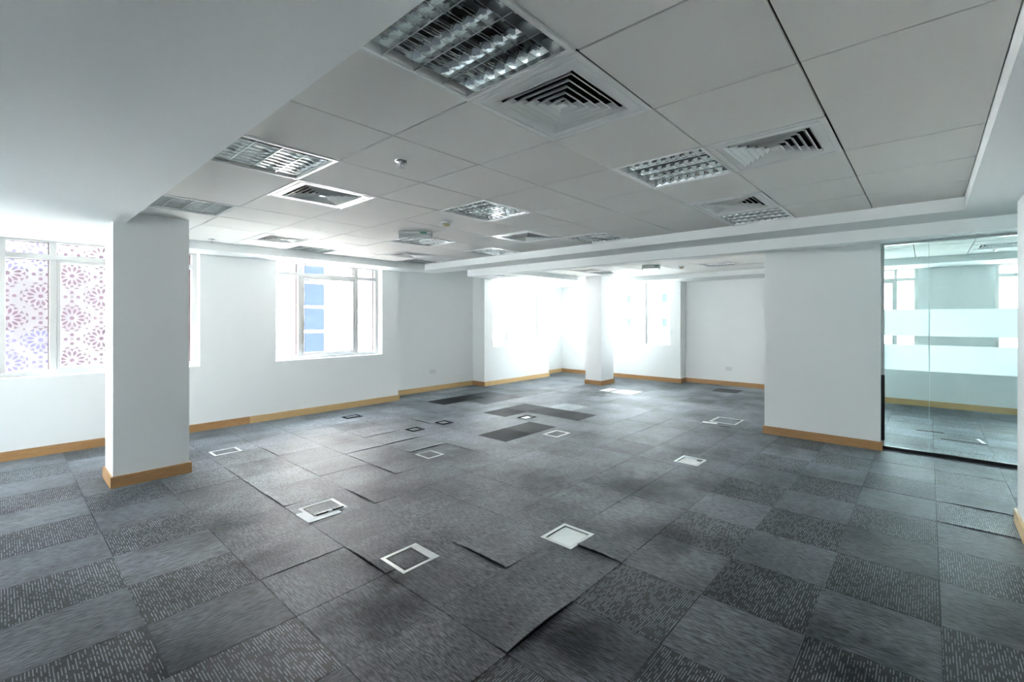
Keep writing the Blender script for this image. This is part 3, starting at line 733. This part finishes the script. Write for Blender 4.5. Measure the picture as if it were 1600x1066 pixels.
fbox(B[6], 'c_line', 'floor box with a black bar, farther back and just left of the darkest carpet tiles', '', 'bar', 'c_line')
fbox(B[7], 'c_line', 'floor box with a black bar close to the left skirting under the middle window', '', 'bar', 'c_line')
fbox(B[8], 'c_line', 'floor box with faint white edges just right of the near column', '', None, 'steel')
fbox(B[9], 'c_line', 'floor box with a thin white rim at the right corner of the dark carpet tiles', '', None, 'paper')
fbox(B[10], 'steel', 'small steel lidded floor box inside the ring of dark carpet tiles', '', 'corner', 'c_line')
fbox(B[11], 'c_line', 'open looking floor box with white end strips, near the far right of the carpet', '', 'corner', 'steel')
fbox(B[12], 'steel', 'bright floor box beside the white floor panel near the slim column', '', 'bar', 'paper')
# loose things on the floor
bm = bmesh.new(); box(bm, -.125, .125, -.03, .03, 0, .0025); box(bm, -.125, -.055, .03, .20, 0, .0025)
tag(put('card', mesh('card', bm, M['paper']), None, (1.60, 3.545, .0026)), 'white L-shaped card under the edge of the white rimmed floor box', 'card')
bm = bmesh.new(); box(bm, -.235, .235, -.235, .235, 0, .012)
tag(put('floor_panel', mesh('floor_panel', bm, M['paper'], .002), None, (8.285, 4.74, -.0074)), 'square white floor panel without carpet, in front of the slim column', 'floor panel')
def strip(x, y, lx, ly, rz, m, label, name='trim_strip', h=.006):
    bm = bmesh.new(); box(bm, -lx/2, lx/2, -ly/2, ly/2, 0, h)
    tag(put(name, mesh(name, bm, M[m], .0015), None, (x, y, .0006), (0,0,rz)), label, 'strip')
strip(7.60, 4.90, .20, .035, .05, 'blackp', 'black plastic strip lying left of the white floor panel')
strip(7.86, 5.12, .035, .22, .0, 'blackp', 'black strip lying between the steel floor box and the slim column')
strip(6.60, 2.42, .05, .20, .15, 'paper', 'short white strip lying beside the farthest right floor box', h=.012)
strip(6.53, 2.18, .03, .14, .2, 'blackp', 'dark strip lying just in front of the farthest right floor box')
strip(7.75, -.50, .24, .035, .2, 'paper', 'white strip on the carpet behind the glass partition')
strip(7.62, -.33, .04, .42, -.04, 'blackp', 'long dark strip along a carpet seam behind the glass partition')
strip(8.02, -.02, .04, .28, .1, 'blackp', 'shorter dark strip behind the glass partition, left of the long one')

# ---------------------------------------------------------------- sockets
def socket(loc, rz, label):
    t = empty('wall_socket', loc, rz)
    bm = bmesh.new(); box(bm, -.073, .073, -.011, 0, -.043, .043); put('face_plate', mesh('face_plate', bm, M['plastic'], .003), t)
    for s_ in (-1, 1):
        bm = bmesh.new(); box(bm, s_*.034-.022, s_*.034+.022, -.0125, -.0108, -.024, .024); o = put('outlet', mesh('outlet', bm, M['white_metal'], .001), t)
        bm = bmesh.new()
        for dx, dz, a, c in ((0,.010,.0025,.006),(-.010,-.008,.005,.0025),(.010,-.008,.005,.0025)): box(bm, s_*.034+dx-a, s_*.034+dx+a, -.0132, -.0124, dz-c, dz+c)
        put('pin_holes', mesh('pin_holes', bm, M['blackp']), o)
    tag(t, label, 'socket', 'double wall sockets')
socket((10.55, 3.44, .385), -math.pi/2, 'double wall socket low on the far blank wall')
socket((5.85, 7.97, .40), 0, 'double wall socket low on the alcove wall')

# ---------------------------------------------------------------- outside
gm = mat('street_ground', (.55, .53, .50), .9, noise=.1, nscale=.5)
struct(boxes('ground', [(-120,160,-120,160,-14.4,-14)], gm), 'pale ground far below outside the windows', 'ground')
# unseen ledge added above the far windows to hold back daylight
struct(boxes('added_ledge', [(10.86,12.25,-4.3,8.3,2.62,2.8)], M['ceil_paint']), 'unseen ledge added outside to hold back daylight at the far windows', 'ledge')

# pierced screen outside the left window
PS = .552; SX, SZ = .624, 1.521; YS = 8.6
def screen_mesh(x0, x1, z0, z1):
    cu = bpy.data.curves.new('screen', 'CURVE'); cu.dimensions = '2D'; cu.fill_mode = 'BOTH'; cu.extrude = .006
    def spl(pts):
        s_ = cu.splines.new('POLY'); s_.points.add(len(pts)-1); s_.use_cyclic_u = True
        for p, (a, b_) in zip(s_.points, pts): p.co = (a, b_, 0, 1)
    spl([(x0,z0),(x1,z0),(x1,z1),(x0,z1)])
    def hole(pts):
        if all(x0+.004 < a < x1-.004 and z0+.004 < b_ < z1-.004 for a, b_ in pts): spl(pts)
    def pol(cx, cz, lst): return [(cx+r*math.cos(a), cz+r*math.sin(a)) for r, a in lst]
    R = math.radians
    for i in range(-12, 12):
        for k in range(-8, 9):
            for h in (0, .5):
                cx, cz = SX+(i+h)*PS, SZ+(k+h)*PS
                if cx < x0-.3 or cx > x1+.3 or cz < z0-.3 or cz > z1+.3: continue
                hole(pol(cx, cz, [(.024, R(30*q)) for q in range(12)]))
                for q in range(12):
                    a = R(15+30*q); d = .017
                    hole([(cx+r*math.cos(a)-s_*math.sin(a), cz+r*math.sin(a)+s_*math.cos(a)) for r, s_ in ((.052,0),(.062,-.006),(.096,-d),(.116,-.009),(.122,0),(.116,.009),(.096,d),(.062,.006))])
                    a = R(30*q)
                    hole([(cx+r*math.cos(a)-s_*math.sin(a), cz+r*math.sin(a)+s_*math.cos(a)) for r, s_ in ((.112,0),(.134,-.010),(.150,-.026),(.147,0),(.150,.026),(.134,.010))])
                    a = R(15+30*q)
                    if q % 3 != 1: hole([(cx+r*math.cos(a)-s_*math.sin(a), cz+r*math.sin(a)+s_*math.cos(a)) for r, s_ in ((.156,0),(.163,-.016),(.165,-.029),(.175,-.012),(.178,0),(.175,.012),(.165,.029),(.163,.016))])
            for (dx, dz) in ((.5,0),(0,.5)):
                cx, cz = SX+(i+dx)*PS, SZ+(k+dz)*PS
                for (ex, ez) in ((.058,0),(-.058,0),(0,.058),(0,-.058)): hole(pol(cx+ex, cz+ez, [(.021, R(60*q)) for q in range(6)]))
                hole([(cx+a*.024, cz+b_*.024) for a, b_ in ((1,1),(.25,0),(1,-1),(0,-.25),(-1,-1),(-.25,0),(-1,1),(0,.25))])
            cx, cz = SX+(i+.25)*PS, SZ+(k+.25)*PS
            for (fx, fz) in ((.25,.25),(.75,.25),(.25,.75),(.75,.75)):
                cx, cz = SX+(i+fx)*PS, SZ+(k+fz)*PS
                hole(pol(cx, cz, [(.013, R(45+90*q)) for q in range(4)]))
    ob = bpy.data.objects.new('tmp', cu); C.objects.link(ob)
    dg = bpy.context.evaluated_depsgraph_get(); me = bpy.data.meshes.new_from_object(ob.evaluated_get(dg))
    bpy.data.objects.remove(ob); me.name = 'screen_panel'; me.materials.clear(); me.materials.append(M['screen'])
    return me
sc_ = empty('lattice_screen', (0, YS, 0))
me = screen_mesh(-.25, 1.62, .7, 2.75)
for dx in (0, -2.76): put('screen_panel', me, sc_, (dx, 0, 0), (math.pi/2, 0, 0))
for x in (1.62, -.29, -3.05):
    bar('screen_post', sc_, x, x+.04, -.02, .02, .4, 3.0, 'upvc')
tag(sc_, 'white pierced screen of twelve pointed star rosettes outside the left window', 'screen')

def facade(name, label, x0, x1, y0, y1, z1, wall, win, face, ws, z0=-14, sx=2.4, sz=3.1, band=None):
    t = empty(name, ((x0+x1)/2, (y0+y1)/2, z0)); ox, oy = (x0+x1)/2, (y0+y1)/2
    bm = bmesh.new(); box(bm, x0-ox, x1-ox, y0-oy, y1-oy, 0, z1-z0); put('walls', mesh('walls', bm, wall), t)
    lo, hi = (x0, x1) if face == 'y' else (y0, y1)
    a = lo+min(sx*.4, (hi-lo-ws[0])/2-.001); me = None
    W_, H_ = ws
    bm = bmesh.new(); box(bm, -W_/2, W_/2, -.06, .10, -H_/2, H_/2) if face == 'y' else box(bm, -.06, .10, -W_/2, W_/2, -H_/2, H_/2)
    me = mesh('window', bm, win); n = 0
    while a + W_ < hi:
        z = -7 + (1.2 if True else 0)
        while z < min(z1-1, 16):
            c = a+W_/2
            put('window', me, t, (c-ox, y0-oy, z-z0) if face == 'y' else (x0-ox, c-oy, z-z0)); n += 1
            z += sz
        a += sx
    if band:
        z = -6
        while z < min(z1, 14):
            put('floor_band', band, t, (0, y0-oy, z-z0)); z += sz
    tag(t, label, 'building')
mauve = mat('mauve_render', (.0100, .0063, .0084), .8, spec=0, noise=.1, nscale=.4)
blue = mat('blue_curtain_glass', (.0088, .0118, .0205), .5, spec=0, noise=.06, nscale=.6)
bluew = mat('pale_blue_panes', (.026, .032, .04), .4, spec=0, noise=.05, nscale=.6)
pink = mat('pinkish_render', (.62, .52, .48), .9, noise=.05, nscale=.3)
white = mat('white_render', (.80, .78, .75), .9, noise=.04, nscale=.3)
lav = mat('lavender_panes', (.0105, .0095, .0165), .5, spec=0, noise=.05, nscale=.6)
facade('mauve_building', 'mauve building seen through the holes of the pierced screen', -16, 3.6, 16, 22, 14, mauve, lav, 'y', (1.4,1.7))
facade('blue_tower', 'blue glass tower seen through the middle wide window', 8.18, 9.05, 20, 21, 22, white, blue, 'y', (.80,.93), sx=.9, sz=1.04)
facade('cream_building', 'overexposed pinkish building left of the blue tower', 4.4, 8.0, 22, 26, 18, pink, white, 'y', (.12,22), sx=1.6, sz=40)
facade('apartment_block', 'white apartment block right of the blue tower', 9.6, 22, 24, 30, 20, white, white, 'y', (1.2,1.5))
facade('pale_tower', 'pale tower with small blue windows seen through the narrow far window', 40, 50, 16, 28, 8, white, bluew, 'x', (.5,.8), sx=1.9, sz=2.3)
facade('pale_office_block', 'pale office block with blue windows behind the glazed room', 38, 46, -10, 1.5, 7, white, bluew, 'x', (.9,1.1), sx=2.1, sz=2.4)
